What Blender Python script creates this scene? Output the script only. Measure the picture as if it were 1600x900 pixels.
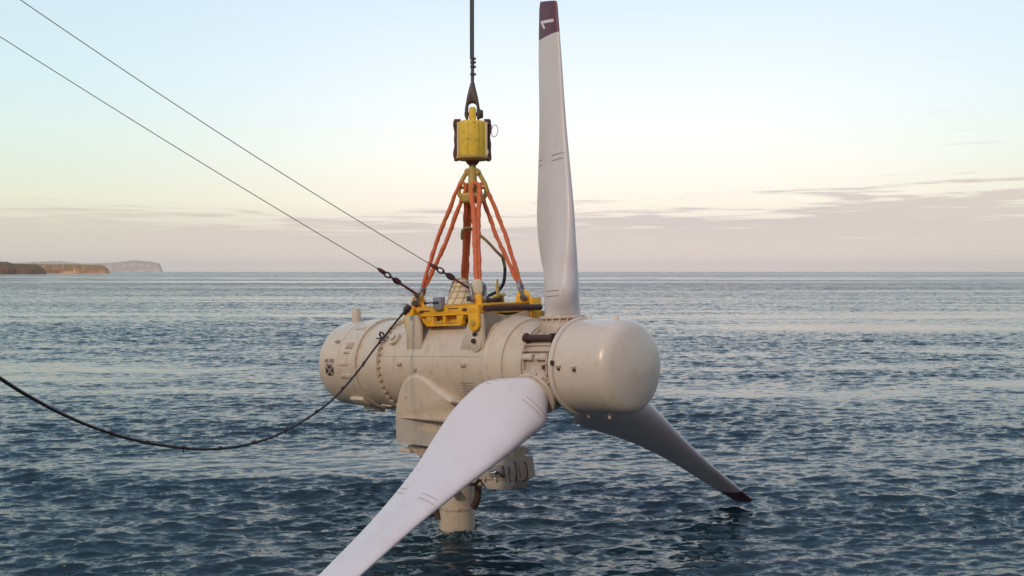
import bpy, bmesh, math, random
import numpy as np
from mathutils import Vector, Matrix
R = math.radians
random.seed(7); rng = np.random.default_rng(11)
scene = bpy.context.scene
for o in list(bpy.data.objects): bpy.data.objects.remove(o)
C = scene.collection

# ------------------------------------------------------------------ camera
CAM_Z = 7.15
cam = bpy.data.cameras.new('camera'); cam.sensor_width = 36; cam.lens = 1386/1600*36
cam.clip_start = .1; cam.clip_end = 60000
cam_o = bpy.data.objects.new('camera', cam); C.objects.link(cam_o)
cam_o.location = (0, 0, CAM_Z); cam_o.rotation_euler = (R(90)-math.atan(26/1386), 0, 0)
scene.camera = cam_o
scene.render.resolution_x = 1024; scene.render.resolution_y = 576
scene.view_settings.view_transform = 'Standard'; scene.view_settings.look = 'None'
scene.view_settings.exposure = 0.16; scene.view_settings.gamma = 1

# ------------------------------------------------------------------ sky and sun
SUN_EL, SUN_AZ = 30, 212      # azimuth in degrees clockwise from +Y (the view direction)
w = bpy.data.worlds.new('World'); scene.world = w; w.use_nodes = True
nt = w.node_tree; nt.nodes.clear()
class NT:
    def __init__(s, t): s.t = t
    def n(s, kind, ins=None, **kw):
        nd = s.t.nodes.new(kind)
        for k, v in kw.items(): setattr(nd, k, v)
        for k, v in (ins or {}).items():
            if isinstance(v, bpy.types.NodeSocket): s.t.links.new(v, nd.inputs[k])
            else: nd.inputs[k].default_value = v
        return nd
    def math(s, op, a, b=0.0, c=0.0, clamp=False):
        nd = s.n('ShaderNodeMath', {0: a, 1: b, 2: c}, operation=op); nd.use_clamp = clamp
        return nd.outputs[0]
    def mix(s, f, a, b, blend='MIX'):
        nd = s.t.nodes.new('ShaderNodeMix'); nd.data_type = 'RGBA'; nd.blend_type = blend
        for i, v in ((0, f), (6, a), (7, b)):
            if isinstance(v, bpy.types.NodeSocket): s.t.links.new(v, nd.inputs[i])
            else: nd.inputs[i].default_value = v if i == 0 else (*v, 1)
        return nd.outputs[2]
    def ramp(s, f, stops, interp='LINEAR'):
        nd = s.t.nodes.new('ShaderNodeValToRGB'); cr = nd.color_ramp; cr.interpolation = interp
        while len(cr.elements) < len(stops): cr.elements.new(.5)
        for e, (p, c) in zip(cr.elements, stops):
            e.position = p; e.color = (*c, 1) if len(c) == 3 else c
        s.t.links.new(f, nd.inputs[0]); return nd.outputs[0]
    def smooth(s, v, a, b):
        nd = s.n('ShaderNodeMapRange', {0: v, 1: a, 2: b, 3: 0., 4: 1.}, interpolation_type='SMOOTHSTEP')
        return nd.outputs[0]
W = NT(nt)
sky = W.n('ShaderNodeTexSky', sky_type='NISHITA', sun_disc=False, sun_elevation=R(SUN_EL),
          sun_rotation=R(SUN_AZ), air_density=1.0, dust_density=1.5, ozone_density=1.0)
skyc = W.n('ShaderNodeVectorMath', {0: sky.outputs[0], 1: (.10, .10, .10)}, operation='MULTIPLY').outputs[0]
tc = W.n('ShaderNodeTexCoord'); sep = W.n('ShaderNodeSeparateXYZ', {0: tc.outputs['Generated']})
dx, dy, dz = sep.outputs
el = W.math('MAXIMUM', dz, 0.0)
def lin(r, g, b):
    f = lambda c: ((c/255+.055)/1.055)**2.4 if c > 10 else c/255/12.92
    return (f(r), f(g), f(b))
# evening veil of the sky: by elevation, for the glowing side and for the other side
glow = W.ramp(el, [(0.0, lin(229,205,199)), (.030, lin(226,210,203)), (.075, lin(254,242,226)), (.12, lin(255,251,241)),
                   (.18, lin(247,250,252)), (.27, lin(226,240,250)), (.42, (.44,.60,.78)), (.7, (.40,.55,.78)), (1.0, (.42,.54,.78))])
side = W.ramp(el, [(0.0, lin(214,200,190)), (.035, lin(212,208,190)), (.075, lin(230,231,207)), (.14, lin(221,236,228)),
                   (.20, lin(212,234,238)), (.29, lin(204,226,238)), (.42, (.32,.52,.66)), (.7, (.34,.50,.70)), (1.0, (.42,.54,.78))])
back = W.ramp(el, [(0.0, (.20,.15,.12)), (.12, (.28,.21,.16)), (.3, (.38,.34,.33)), (.55, (.46,.52,.70)), (1.0, (.42,.54,.78))])
ax = W.math('ABSOLUTE', W.math('SUBTRACT', dx, .10))
fs = W.smooth(ax, .10, .62)
fb = W.smooth(dy, .35, -.45)
base = W.mix(fb, W.mix(fs, glow, side), back)
base = W.mix(.06, base, skyc)
# low cloud bank and streaks, in direction space
azi = W.math('ARCTAN2', dx, dy)
cv = W.n('ShaderNodeCombineXYZ', {0: azi, 1: W.math('MULTIPLY', dz, 17.0), 2: 0.0}).outputs[0]
n1 = W.n('ShaderNodeTexNoise', {'Vector': cv, 'Scale': 6.0, 'Detail': 8.0, 'Roughness': .60, 'Distortion': .25}).outputs[0]
cv2 = W.n('ShaderNodeCombineXYZ', {0: azi, 1: W.math('MULTIPLY', dz, 22.0), 2: 4.0}).outputs[0]
n2 = W.n('ShaderNodeTexNoise', {'Vector': cv2, 'Scale': 7.0, 'Detail': 5.0, 'Roughness': .6}).outputs[0]
# upper edge of the bank rises towards the right
edge = W.math('ADD', .056, W.math('MULTIPLY', W.smooth(azi, -.1, .5), .026))
h = W.math('DIVIDE', dz, edge)
cover = W.math('SUBTRACT', 1.38, W.math('POWER', W.math('MAXIMUM', h, 0.0), 1.6))
dens = W.smooth(W.math('ADD', W.math('MULTIPLY', cover, .60), W.math('MULTIPLY', W.math('SUBTRACT', n1, .5), 2.4)), .12, .42)
inb = W.smooth(h, 1.75, 1.15)
dens = W.math('MULTIPLY', W.math('MULTIPLY', dens, inb), .88)
bankc = W.mix(W.smooth(dz, 0., .06), lin(229,211,200), lin(206,195,190))
bankc = W.mix(W.smooth(ax, .15, .6), bankc, lin(211,202,189))
bankc = W.mix(fb, bankc, (.42,.36,.38))
col = W.mix(dens, base, bankc)
# a few thin wisps higher up
wisp = W.math('MULTIPLY', W.smooth(n2, .60, .74), W.math('MULTIPLY', W.smooth(dz, .10, .14), W.smooth(dz, .28, .2)))
wisp = W.math('MULTIPLY', wisp, W.math('MULTIPLY', W.smooth(azi, .25, .5), .5))
col = W.mix(wisp, col, lin(205,212,220))
bg = W.n('ShaderNodeBackground', {'Color': col, 'Strength': 1.0})
out = W.n('ShaderNodeOutputWorld', {'Surface': bg.outputs[0]})

sun = bpy.data.lights.new('sun', 'SUN'); sun.energy = 1.35; sun.angle = R(7); sun.color = (1., .80, .56)
sun_o = bpy.data.objects.new('sun', sun); C.objects.link(sun_o)
sd = Vector((math.sin(R(SUN_AZ))*math.cos(R(SUN_EL)), math.cos(R(SUN_AZ))*math.cos(R(SUN_EL)), math.sin(R(SUN_EL))))
sun_o.rotation_euler = sd.to_track_quat('Z', 'Y').to_euler(); sun_o.location = sd*60

# ------------------------------------------------------------------ helpers
class MB:
    def __init__(s): s.v = []; s.f = []
    def add(s, vs, fs):
        b = len(s.v); s.v += [tuple(map(float, p)) for p in vs]; s.f += [tuple(b+i for i in q) for q in fs]; return s
    def box(s, c, sz, M=None):
        P = [Vector((x*sz[0]/2, y*sz[1]/2, z*sz[2]/2)) for z in (-1, 1) for y in (-1, 1) for x in (-1, 1)]
        if M: P = [M @ p for p in P]
        return s.add([p+Vector(c) for p in P], [(0,2,3,1),(4,5,7,6),(0,1,5,4),(2,6,7,3),(0,4,6,2),(1,3,7,5)])
    def prism(s, poly, o, U, V, N, t):          # polygon in the plane o,U,V, thickness t centred along N
        o, U, V, N = map(Vector, (o, U, V, N)); n = len(poly)
        a = [o+U*p[0]+V*p[1]-N*t/2 for p in poly]; b = [p+N*t for p in a]
        return s.add(a+b, [tuple(range(n))[::-1], tuple(range(n, 2*n))]+[(i, (i+1) % n, n+(i+1) % n, n+i) for i in range(n)])
    def ring_loft(s, rings, closed=False, caps=True):
        n = len(rings[0]); vs = [p for r in rings for p in r]; fs = []
        m = len(rings)
        for k in range(m if closed else m-1):
            a, b = k*n, ((k+1) % m)*n
            fs += [(a+i, a+(i+1) % n, b+(i+1) % n, b+i) for i in range(n)]
        if caps and not closed: fs += [tuple(range(n))[::-1], tuple(range((m-1)*n, m*n))]
        return s.add(vs, fs)
    def tube(s, pts, r, n=12, closed=False, squash=None):
        pts = [Vector(p) for p in pts]; m = len(pts)
        rr = r if hasattr(r, '__len__') else [r]*m
        rings = []; prev = None
        for i, p in enumerate(pts):
            if closed: t = pts[(i+1) % m]-pts[i-1]
            else: t = pts[min(i+1, m-1)]-pts[max(i-1, 0)]
            t.normalize()
            if prev is None:
                a = t.orthogonal().normalized()
            else:
                a = (prev-t*prev.dot(t)).normalized()
            prev = a; b = t.cross(a)
            rings.append([p+(a*math.cos(q)+b*math.sin(q))*rr[i] for q in [2*math.pi*j/n for j in range(n)]])
        return s.ring_loft(rings, closed)
    def cyl(s, p0, p1, r0, r1=None, n=24): return s.tube([p0, p1], [r0, r0 if r1 is None else r1], n)
    def lathe(s, prof, o=(0,0,0), ax=(1,0,0), n=96):
        o = Vector(o); ax = Vector(ax).normalized(); a = ax.orthogonal().normalized(); b = ax.cross(a)
        return s.ring_loft([[o+ax*x+(a*math.cos(q)+b*math.sin(q))*max(r, 1e-3) for q in [2*math.pi*j/n for j in range(n)]] for x, r in prof])
    def build(s, name, mat, parent=None, bevel=0, sharp=32, loc=None, segs=2):
        me = bpy.data.meshes.new(name)
        off = Vector(loc) if loc is not None else Vector((0,0,0))
        me.from_pydata([tuple(Vector(p)-off) for p in s.v], [], s.f)
        bm = bmesh.new(); bm.from_mesh(me); bmesh.ops.recalc_face_normals(bm, faces=bm.faces)
        if bevel:
            es = [e for e in bm.edges if len(e.link_faces) == 2 and e.calc_face_angle(0) > R(30)]
            bmesh.ops.bevel(bm, geom=es, offset=bevel, segments=segs, profile=.5, affect='EDGES', clamp_overlap=True)
        for f in bm.faces: f.smooth = True
        for e in bm.edges:
            if len(e.link_faces) == 2 and e.calc_face_angle(0) > R(sharp): e.smooth = False
        bm.to_mesh(me); bm.free(); me.materials.append(mat)
        o = bpy.data.objects.new(name, me); C.objects.link(o); o.location = off
        if parent: o.parent = parent
        return o
def tag(o, label=None, cat=None, group=None, kind=None):
    if label: o['label'] = label
    if cat: o['category'] = cat
    if group: o['group'] = group
    if kind: o['kind'] = kind
    return o
def empty(name, M): 
    o = bpy.data.objects.new(name, None); C.objects.link(o); o.matrix_world = M; o.empty_display_size = .3; return o
def catmull(P, k=8):
    P = [Vector(p) for p in P]; out = []
    Q = [P[0]*2-P[1]]+P+[P[-1]*2-P[-2]]
    for i in range(1, len(Q)-2):
        for j in range(k):
            t = j/k; a, b, c, d = Q[i-1:i+3]
            out.append(.5*((2*b)+(c-a)*t+(2*a-5*b+4*c-d)*t*t+(3*b-a-3*c+d)*t**3))
    return out+[P[-1]]

# ------------------------------------------------------------------ materials
def material(name, rgb, rough=.5, metal=0., var=.12, scale=1.5, bump=0., bscale=30., dirt=None, dirt_amt=.3, dirt_scale=2.5, coat=0., streak=False, rvar=.12, spec=.5):
    m = bpy.data.materials.new(name); m.use_nodes = True; t = NT(m.node_tree); p = m.node_tree.nodes['Principled BSDF']
    co = t.n('ShaderNodeTexCoord').outputs['Object']
    n = t.n('ShaderNodeTexNoise', {'Vector': co, 'Scale': scale, 'Detail': 5., 'Roughness': .6}).outputs[0]
    nf = t.n('ShaderNodeTexNoise', {'Vector': co, 'Scale': scale*11, 'Detail': 3., 'Roughness': .6}).outputs[0]
    v = t.math('ADD', t.math('MULTIPLY', t.math('SUBTRACT', n, .5), var*2.4), t.math('MULTIPLY', t.math('SUBTRACT', nf, .5), var*1.0))
    c = t.n('ShaderNodeHueSaturation', {'Color': (*rgb, 1), 'Value': t.math('ADD', 1.0, v)}).outputs[0]
    if dirt:
        vec = co
        if streak: vec = t.n('ShaderNodeMapping', {'Vector': co, 'Scale': streak}).outputs[0]
        d = t.n('ShaderNodeTexNoise', {'Vector': vec, 'Scale': dirt_scale, 'Detail': 8., 'Roughness': .68}).outputs[0]
        c = t.mix(t.math('MULTIPLY', t.smooth(d, .50, .72), dirt_amt), c, dirt)
    m.node_tree.links.new(c, p.inputs['Base Color'])
    rn = t.math('ADD', rough-rvar/2, t.math('MULTIPLY', nf, rvar), clamp=True)
    m.node_tree.links.new(rn, p.inputs['Roughness'])
    p.inputs['Metallic'].default_value = metal; p.inputs['Coat Weight'].default_value = coat
    p.inputs['Specular IOR Level'].default_value = spec
    if bump:
        b = t.n('ShaderNodeTexNoise', {'Vector': co, 'Scale': bscale, 'Detail': 4.}).outputs[0]
        bn = t.n('ShaderNodeBump', {'Height': b, 'Strength': bump, 'Distance': .02})
        m.node_tree.links.new(bn.outputs[0], p.inputs['Normal'])
    return m
CREAM = (.565, .472, .372)
M_ = dict(
 cream=material('cream_marine_paint', CREAM, .33, var=.07, scale=1.1, dirt=(.34,.235,.16), dirt_amt=.55, dirt_scale=3.2, bump=.08, bscale=6, streak=(1.6,1.,.8)),
 dome=material('nose_cone_paint', (.585,.505,.43), .30, var=.05, scale=1.2, dirt=(.40,.30,.23), dirt_amt=.45, dirt_scale=2.6, bump=.05, bscale=4),
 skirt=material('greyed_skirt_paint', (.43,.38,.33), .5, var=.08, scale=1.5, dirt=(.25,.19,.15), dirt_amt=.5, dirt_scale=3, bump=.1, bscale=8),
 wet=material('wet_fouled_paint', (.20,.17,.12), .15, var=.2, scale=5, dirt=(.06,.06,.035), dirt_amt=.8, dirt_scale=6),
 flange=material('flange_paint', (.56,.47,.37), .5, var=.10, scale=4, dirt=(.22,.15,.11), dirt_amt=.6, dirt_scale=7, bump=.2, bscale=25),
 hub=material('hub_casting_paint', (.47,.375,.31), .5, var=.12, scale=3, dirt=(.19,.095,.06), dirt_amt=.65, dirt_scale=5, bump=.3, bscale=18),
 blade=material('white_blade_composite', (.64,.595,.60), .34, var=.035, scale=1.0, dirt=(.46,.40,.37), dirt_amt=.30, dirt_scale=2.2, bump=.04, bscale=5),
 tip=material('maroon_tip_paint', (.125,.042,.070), .42, var=.15, scale=5),
 yellow=material('yellow_steel_paint', (.82,.42,.02), .42, var=.10, scale=3, dirt=(.26,.11,.02), dirt_amt=.55, dirt_scale=6, bump=.15, bscale=20),
 oldyellow=material('worn_yellow_paint', (.78,.53,.05), .5, var=.10, scale=5, dirt=(.20,.12,.03), dirt_amt=.7, dirt_scale=7, bump=.2, bscale=30),
 brassy=material('faded_yellow_steel', (.50,.34,.08), .55, var=.15, scale=8, dirt=(.22,.14,.06), dirt_amt=.6, dirt_scale=9, bump=.3, bscale=30),
 dark=material('dark_inner_steel', (.10,.06,.03), .7, var=.2, scale=6),
 rust=material('dark_red_rubber', (.13,.045,.035), .7, var=.25, scale=9, bump=.5, bscale=40),
 rubber=material('dark_brown_rubber', (.055,.025,.02), .6, var=.2, scale=9, bump=.3, bscale=40),
 sling=material('orange_sling_fabric', (.68,.18,.085), .85, var=.16, scale=6, dirt=(.26,.05,.03), dirt_amt=.5, dirt_scale=9, bump=.9, bscale=35, spec=.2),
 steel=material('galvanised_shackle_steel', (.26,.25,.26), .45, metal=.5, var=.18, scale=10, dirt=(.15,.09,.06), dirt_amt=.5, dirt_scale=12),
 socket=material('dark_socket_steel', (.095,.075,.07), .55, metal=.4, var=.2, scale=10, dirt=(.16,.07,.04), dirt_amt=.4, dirt_scale=10),
 wire=material('steel_wire_rope', (.085,.105,.115), .5, metal=.5, var=.2, scale=30, bump=.6, bscale=60),
 tag=material('tag_line_rope', (.27,.23,.16), .7, var=.15, scale=8),
 strop=material('dark_red_strop', (.13,.03,.045), .75, var=.2, scale=15, bump=.5, bscale=50),
 chain=material('black_chain_steel', (.055,.05,.055), .5, metal=.5, var=.2, scale=15),
 cable=material('black_cable_sheath', (.018,.013,.015), .5, var=.3, scale=10, bump=.2),
 hose=material('tan_hydraulic_hose', (.24,.17,.08), .6, var=.2, scale=10),
 grey=material('grey_plastic', (.24,.23,.26), .5, var=.06, scale=5),
 cloth=material('cream_canvas', (.66,.58,.44), .9, var=.12, scale=6, bump=.6, bscale=18, spec=.2),
 net=material('tan_netting_rope', (.50,.38,.19), .9, var=.2, scale=15, spec=.2),
 ink=material('dark_navy_ink', (.045,.028,.035), .5, var=.05),
 greyink=material('faded_grey_ink', (.27,.22,.20), .6, var=.15, scale=20),
 red=material('faded_red_ink', (.34,.06,.06), .6, var=.3, scale=60),
 white=material('white_marking_paint', (.72,.68,.70), .5, var=.05),
 chrome=material('polished_steel', (.85,.85,.85), .12, metal=1., var=.02),
)

# ------------------------------------------------------------------ sea: one sheet, real waves near by, opening out to the horizon
def sea():
    ys = [12.0]
    while ys[-1] < 420: ys.append(ys[-1]*(1+.0028) )
    ys = np.array([-3000., -800, -300, -120, -60, -30, -15, -6, 0, 4, 8, 10.5]+ys)
    far = np.geomspace(425, 15000, 190); ys = np.concatenate([ys, far])
    nc = 1440; u = np.linspace(-1, 1, nc)
    X = u[None, :]*(9+.68*np.maximum(ys, 0))[:, None]
    ext = np.array([1.3, 2., 4.])
    add = (9+.68*np.maximum(ys, 0))[:, None]*ext[None, :]
    add[:, 2] = np.maximum(add[:, 2], 4000)
    X = np.concatenate([-add[:, ::-1], X, add], 1)
    Y = np.repeat(ys[:, None], X.shape[1], 1)
    dxs = np.gradient(X, axis=1); dys = np.gradient(ys)[:, None]
    sp = np.maximum(np.abs(dxs), np.abs(dys)*.45)
    # current streaks: some areas calmer, some rougher
    P = np.zeros_like(X)
    for i in range(26):
        L = np.exp(rng.uniform(np.log(14), np.log(190))) if i < 16 else np.exp(rng.uniform(np.log(190), np.log(1800))); th = rng.normal(R(84), .20)
        P += np.sin((X*np.cos(th)*.55+Y*np.sin(th))*2*np.pi/L+rng.uniform(0, 6.28)+1.3*np.sin(X/(L*.8)+rng.uniform(0, 6)))*L**.12
    P = P/P.std()
    Q = np.zeros_like(X)
    for i in range(14):
        L = np.exp(rng.uniform(np.log(5), np.log(22))); th = rng.normal(R(80), .5)
        Q += np.sin((X*np.cos(th)*.6+Y*np.sin(th))*2*np.pi/L+rng.uniform(0, 6.28)+1.6*np.sin((X*.8+Y*.5)/(L*.9)+rng.uniform(0, 6)))
    Q = Q/Q.std()*np.clip(1.4-Y/160, 0, 1)
    chop = np.clip(1.0+.34*P+.26*Q, .28, 1.8)
    # smoother slicks lying on the current
    for cx, cy, lx, ly, k in [(44, 113, 32, 13, .92), (64, 138, 48, 8, .8), (-14, 155, 40, 9, .4), (95, 150, 50, 7, .4), (-34, 66, 13, 6, .4), (-60, 240, 60, 14, .4), (150, 320, 140, 16, .5), (-120, 600, 200, 40, .5), (17, 42, 5, 4, .3), (40, 62, 8, 4, .35)]:
        chop *= 1-k*np.exp(-((X-cx-.3*(Y-cy))/lx)**2-((Y-cy)/ly)**2)
    Z = np.zeros_like(X); DX = np.zeros_like(X); DY = np.zeros_like(X)
    N = 160; lam = np.exp(np.linspace(np.log(.20), np.log(11), N))
    for L in lam:
        L = L*np.exp(rng.normal(0, .03))
        th = R(95)+rng.normal(0, .40)
        k = 2*np.pi/L
        s = .036*np.exp(-.5*((np.log(L)-np.log(.55))/(.92 if L > .55 else 1.3))**2)
        a = s/k
        fade = np.clip((L/sp-2.2)/2.5, 0, 1)
        rows = np.where(fade.max(1) > 0)[0]
        if len(rows) == 0: continue
        r0, r1 = rows[0], rows[-1]+1
        x, y = X[r0:r1], Y[r0:r1]; A = a*fade[r0:r1]*(chop[r0:r1] if L < 5 else 1)
        ph = k*(x*np.cos(th)+y*np.sin(th))+rng.uniform(0, 6.28)+.5*np.sin((x*.7-y*.4)/(L*3.1)+rng.uniform(0, 6))
        c, q = np.cos(ph), np.sin(ph)
        Z[r0:r1] += A*c; DX[r0:r1] -= .95*A*q*np.cos(th); DY[r0:r1] -= .95*A*q*np.sin(th)
    # ripples raised round the dipping post
    rr = np.hypot(X-POST[0], Y-POST[1])
    Z += .05*np.exp(-((rr-.85)/.5)**2)*np.cos(rr*9)*(rr < 4)
    V = np.stack([X+DX, Y+DY, Z], -1).reshape(-1, 3).astype(np.float32)
    nr, ncx = X.shape
    i = np.arange(nr-1)[:, None]*ncx+np.arange(ncx-1)[None, :]
    F = np.stack([i, i+1, i+1+ncx, i+ncx], -1).reshape(-1, 4).astype(np.int32)
    me = bpy.data.meshes.new('sea'); me.vertices.add(len(V)); me.vertices.foreach_set('co', V.ravel())
    me.loops.add(F.size); me.loops.foreach_set('vertex_index', F.ravel())
    me.polygons.add(len(F)); me.polygons.foreach_set('loop_start', np.arange(0, F.size, 4, dtype=np.int32))
    me.polygons.foreach_set('use_smooth', np.ones(len(F), dtype=bool))
    at = me.attributes.new('chop', 'FLOAT', 'POINT'); at.data.foreach_set('value', chop.ravel().astype(np.float32))
    me.update(calc_edges=True)
    o = bpy.data.objects.new('sea', me); C.objects.link(o); o['kind'] = 'structure'
    m = bpy.data.materials.new('sea_water'); m.use_nodes = True; t = NT(m.node_tree); p = m.node_tree.nodes['Principled BSDF']
    p.inputs['Base Color'].default_value = (.010, .027, .037, 1); p.inputs['IOR'].default_value = 1.333
    p.inputs['Roughness'].default_value = .07; p.inputs['Specular IOR Level'].default_value = .5
    g = t.n('ShaderNodeNewGeometry').outputs['Position']
    ch = t.n('ShaderNodeAttribute', attribute_name='chop').outputs['Fac']
    py = t.n('ShaderNodeSeparateXYZ', {0: g}).outputs[1]
    # wavelets too small for the sheet: slopes straight from noise, so they do not fade with distance
    mp = t.n('ShaderNodeMapping', {'Vector': g, 'Scale': (.40, 1., 1.), 'Rotation': (0, 0, R(6))}).outputs[0]
    total = None
    for sc, det, amt in [(13., 2., t.math('MULTIPLY', ch, .50)), (4.6, 3., t.math('MULTIPLY', ch, .95)), (1.7, 3., t.math('MULTIPLY', ch, t.math('ADD', .45, t.math('MULTIPLY', t.smooth(py, 50., 160.), .45)))),
                         (.42, 4., t.math('MULTIPLY', ch, t.math('MULTIPLY', t.smooth(py, 120., 420.), .72))), (.055, 5., t.math('MULTIPLY', ch, t.math('MULTIPLY', t.smooth(py, 350., 1600.), .55)))]:
        nn = t.n('ShaderNodeTexNoise', {'Vector': mp, 'Scale': sc, 'Detail': det, 'Roughness': .58, 'Distortion': .25}).outputs['Color']
        d = t.n('ShaderNodeVectorMath', {0: nn, 1: (.5, .5, .5)}, operation='SUBTRACT').outputs[0]
        d = t.n('ShaderNodeVectorMath', {0: d, 1: (.8, 1.1, 0.)}, operation='MULTIPLY').outputs[0]
        nd = t.n('ShaderNodeVectorMath', {0: d}, operation='SCALE'); m.node_tree.links.new(amt, nd.inputs['Scale']); d = nd.outputs[0]
        total = d if total is None else t.n('ShaderNodeVectorMath', {0: total, 1: d}, operation='ADD').outputs[0]
    # normals tilted to the near side, added to darken the far water's reflection
    lean = t.n('ShaderNodeCombineXYZ', {0: 0., 1: t.math('MULTIPLY', t.smooth(py, 40., 450.), t.math('MULTIPLY', ch, -.13)), 2: 0.}).outputs[0]
    total = t.n('ShaderNodeVectorMath', {0: total, 1: lean}, operation='ADD').outputs[0]
    N0 = t.n('ShaderNodeNewGeometry').outputs['Normal']
    b3 = t.n('ShaderNodeVectorMath', {0: t.n('ShaderNodeVectorMath', {0: N0, 1: total}, operation='ADD').outputs[0]}, operation='NORMALIZE')
    m.node_tree.links.new(b3.outputs[0], p.inputs['Normal'])
    # thin churned foam where the post enters
    dv = t.n('ShaderNodeVectorMath', {0: t.n('ShaderNodeVectorMath', {0: g, 1: (POST.x, POST.y, 0.)}, operation='SUBTRACT').outputs[0], 1: (1., 1., 0.)}, operation='MULTIPLY').outputs[0]
    dl = t.n('ShaderNodeVectorMath', {0: dv}, operation='LENGTH').outputs['Value']
    fo = t.n('ShaderNodeTexNoise', {'Vector': g, 'Scale': 5.5, 'Detail': 7., 'Roughness': .72, 'Distortion': 1.2}).outputs[0]
    thr = t.math('ADD', .46, t.math('MULTIPLY', t.smooth(dl, .55, 2.2), .30))
    fm = t.math('MULTIPLY', t.smooth(t.math('SUBTRACT', fo, thr), 0., .14), .35)
    m.node_tree.links.new(t.mix(fm, (.010,.027,.037), (.45,.50,.50)), p.inputs['Base Color'])
    m.node_tree.links.new(t.math('ADD', .07, t.math('MULTIPLY', fm, .6)), p.inputs['Roughness'])
    me.materials.append(m)
    return o

# ------------------------------------------------------------------ the turbine's own frame: +X nose, -Y near side, +Z up
YAW, PIT = 46.579, 3.831
HUB = Vector((1.2918, 21.6834, CAM_Z-2.3161))
TM = Matrix.Translation(HUB) @ Matrix.Rotation(R(-YAW), 4, 'Z') @ Matrix.Rotation(R(-PIT), 4, 'Y')
T = lambda p: TM @ Vector(p)
def ray(px, py, depth):        # a point of the photograph at a chosen distance, used once to measure positions
    c, s = math.cos(math.atan(26/1386)), math.sin(math.atan(26/1386)); x = (px-800)/1386; u = (450-py)/1386
    d = Vector((x, c+u*s, -s+u*c)); return Vector((0, 0, CAM_Z))+d*(depth/d.y)
POST = T((-4.45, 0, -4.75))
sea()

# ------------------------------------------------------------------ far cliffs
rock = bpy.data.materials.new('cliff_rock'); rock.use_nodes = True
def cliff_mat(name, face, top, dark, blend):
    m = bpy.data.materials.new(name); m.use_nodes = True; t = NT(m.node_tree); p = m.node_tree.nodes['Principled BSDF']
    g = t.n('ShaderNodeNewGeometry'); pos = g.outputs['Position']
    nz = t.n('ShaderNodeSeparateXYZ', {0: g.outputs['Normal']}).outputs[2]
    mp = t.n('ShaderNodeMapping', {'Vector': pos, 'Scale': (1., 1., 2.5)}).outputs[0]
    a = t.n('ShaderNodeTexNoise', {'Vector': mp, 'Scale': blend, 'Detail': 8., 'Roughness': .7}).outputs[0]
    c = t.mix(t.smooth(a, .40, .62), dark, face)
    c = t.mix(t.smooth(nz, .80, .95), c, top)
    m.node_tree.links.new(c, p.inputs['Base Color']); p.inputs['Roughness'].default_value = .95; p.inputs['Specular IOR Level'].default_value = .1
    return m
def land(name, D, outline, depth, mat, seed, wob=1.0, left=None):
    r = np.random.default_rng(seed)
    pts = outline; xs = np.array([(p[0]-800)/1386*D for p in pts]); hs = np.array([(424.3-p[1])/1386*D+CAM_Z for p in pts])
    n = 260; X = np.linspace(xs[0], xs[-1], n); H = np.interp(X, xs, hs)
    steps = np.array([0, .02, .05, .09, .14, .2, .3, .45, .7, 1.0])
    prof = np.array([-.06, .12, .42, .68, .84, .92, .97, 1.0, .98, -.05])
    ph = r.uniform(0, 6.28, 24); fr = np.exp(r.uniform(np.log(.006), np.log(.09), 24))*3000/D
    coast = sum(np.sin(X*fr[i]+ph[i])/(fr[i]**.9)*.05 for i in range(24)); coast = coast-coast.mean()
    verts = []
    for j, (s, q) in enumerate(zip(steps, prof)):
        for i in range(n):
            gul = .5+.5*math.sin(X[i]*fr[3]*2.3+ph[5])*math.sin(X[i]*fr[9]*1.7+ph[7])
            zz = q*H[i]*(1-(.28*gul if 0 < j < 5 else 0)*wob)*(1+(.03*r.normal() if 0 < j < 9 else 0))
            yy = D+coast[i]*wob*(1-s)+s*depth+(r.normal()*depth*.006 if j else 0)
            xx = X[i]*yy/D if j else X[i]*yy/D
            verts.append((xx, yy, zz if j < len(steps)-1 else -3))
    fs = [(j*n+i, j*n+i+1, (j+1)*n+i+1, (j+1)*n+i) for j in range(len(steps)-1) for i in range(n-1)]
    b = MB(); b.add(verts, fs)
    b.add([verts[j*n+n-1] for j in range(len(steps))], [tuple(range(len(steps)))])
    o = b.build(name, mat, sharp=180); o['kind'] = 'structure'; return o
land('headland', 11500, [(-60,411),(20,411),(55,408.6),(90,407.6),(130,411.3),(165,410.8),(190,408.6),(210,406.3),(235,408.2),(249,411),(252,417),(255,425.5)], 1500,
     cliff_mat('headland_rock', (.80,.62,.50), (.55,.42,.27), (.55,.42,.34), .004), 3, .5)
land('brown_cliff', 3200, [(-120,411),(0,411.5),(40,411.6),(75,412.8),(110,412.6),(155,414.0),(163,416),(168,419.5),(173,425.5)], 420,
     cliff_mat('sun_toned_brown_rock', (.85,.40,.16), (.34,.20,.08), (.26,.12,.06), .011), 5, 1.)  # orange sunlight on this brown cliff is partly put into its rock colour
land('dark_cliff', 2200, [(-160,404),(-40,406),(0,408.5),(13,408.8),(22,412),(55,413.3),(64,416.5),(69,420),(73,426.5)], 300,
     cliff_mat('shade_toned_cliff_rock', (.24,.125,.06), (.17,.11,.05), (.12,.07,.045), .02), 8, .8)  # shadow lying on this nearer cliff is put into its dark rock colour
bpy.data.materials.remove(rock)

# ------------------------------------------------------------------ TURBINE
turb = empty('tidal_turbine', TM)
tag(turb, 'cream three-bladed tidal turbine hanging from yellow frame with its foot in the sea', 'turbine')
RB = 1.27
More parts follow.
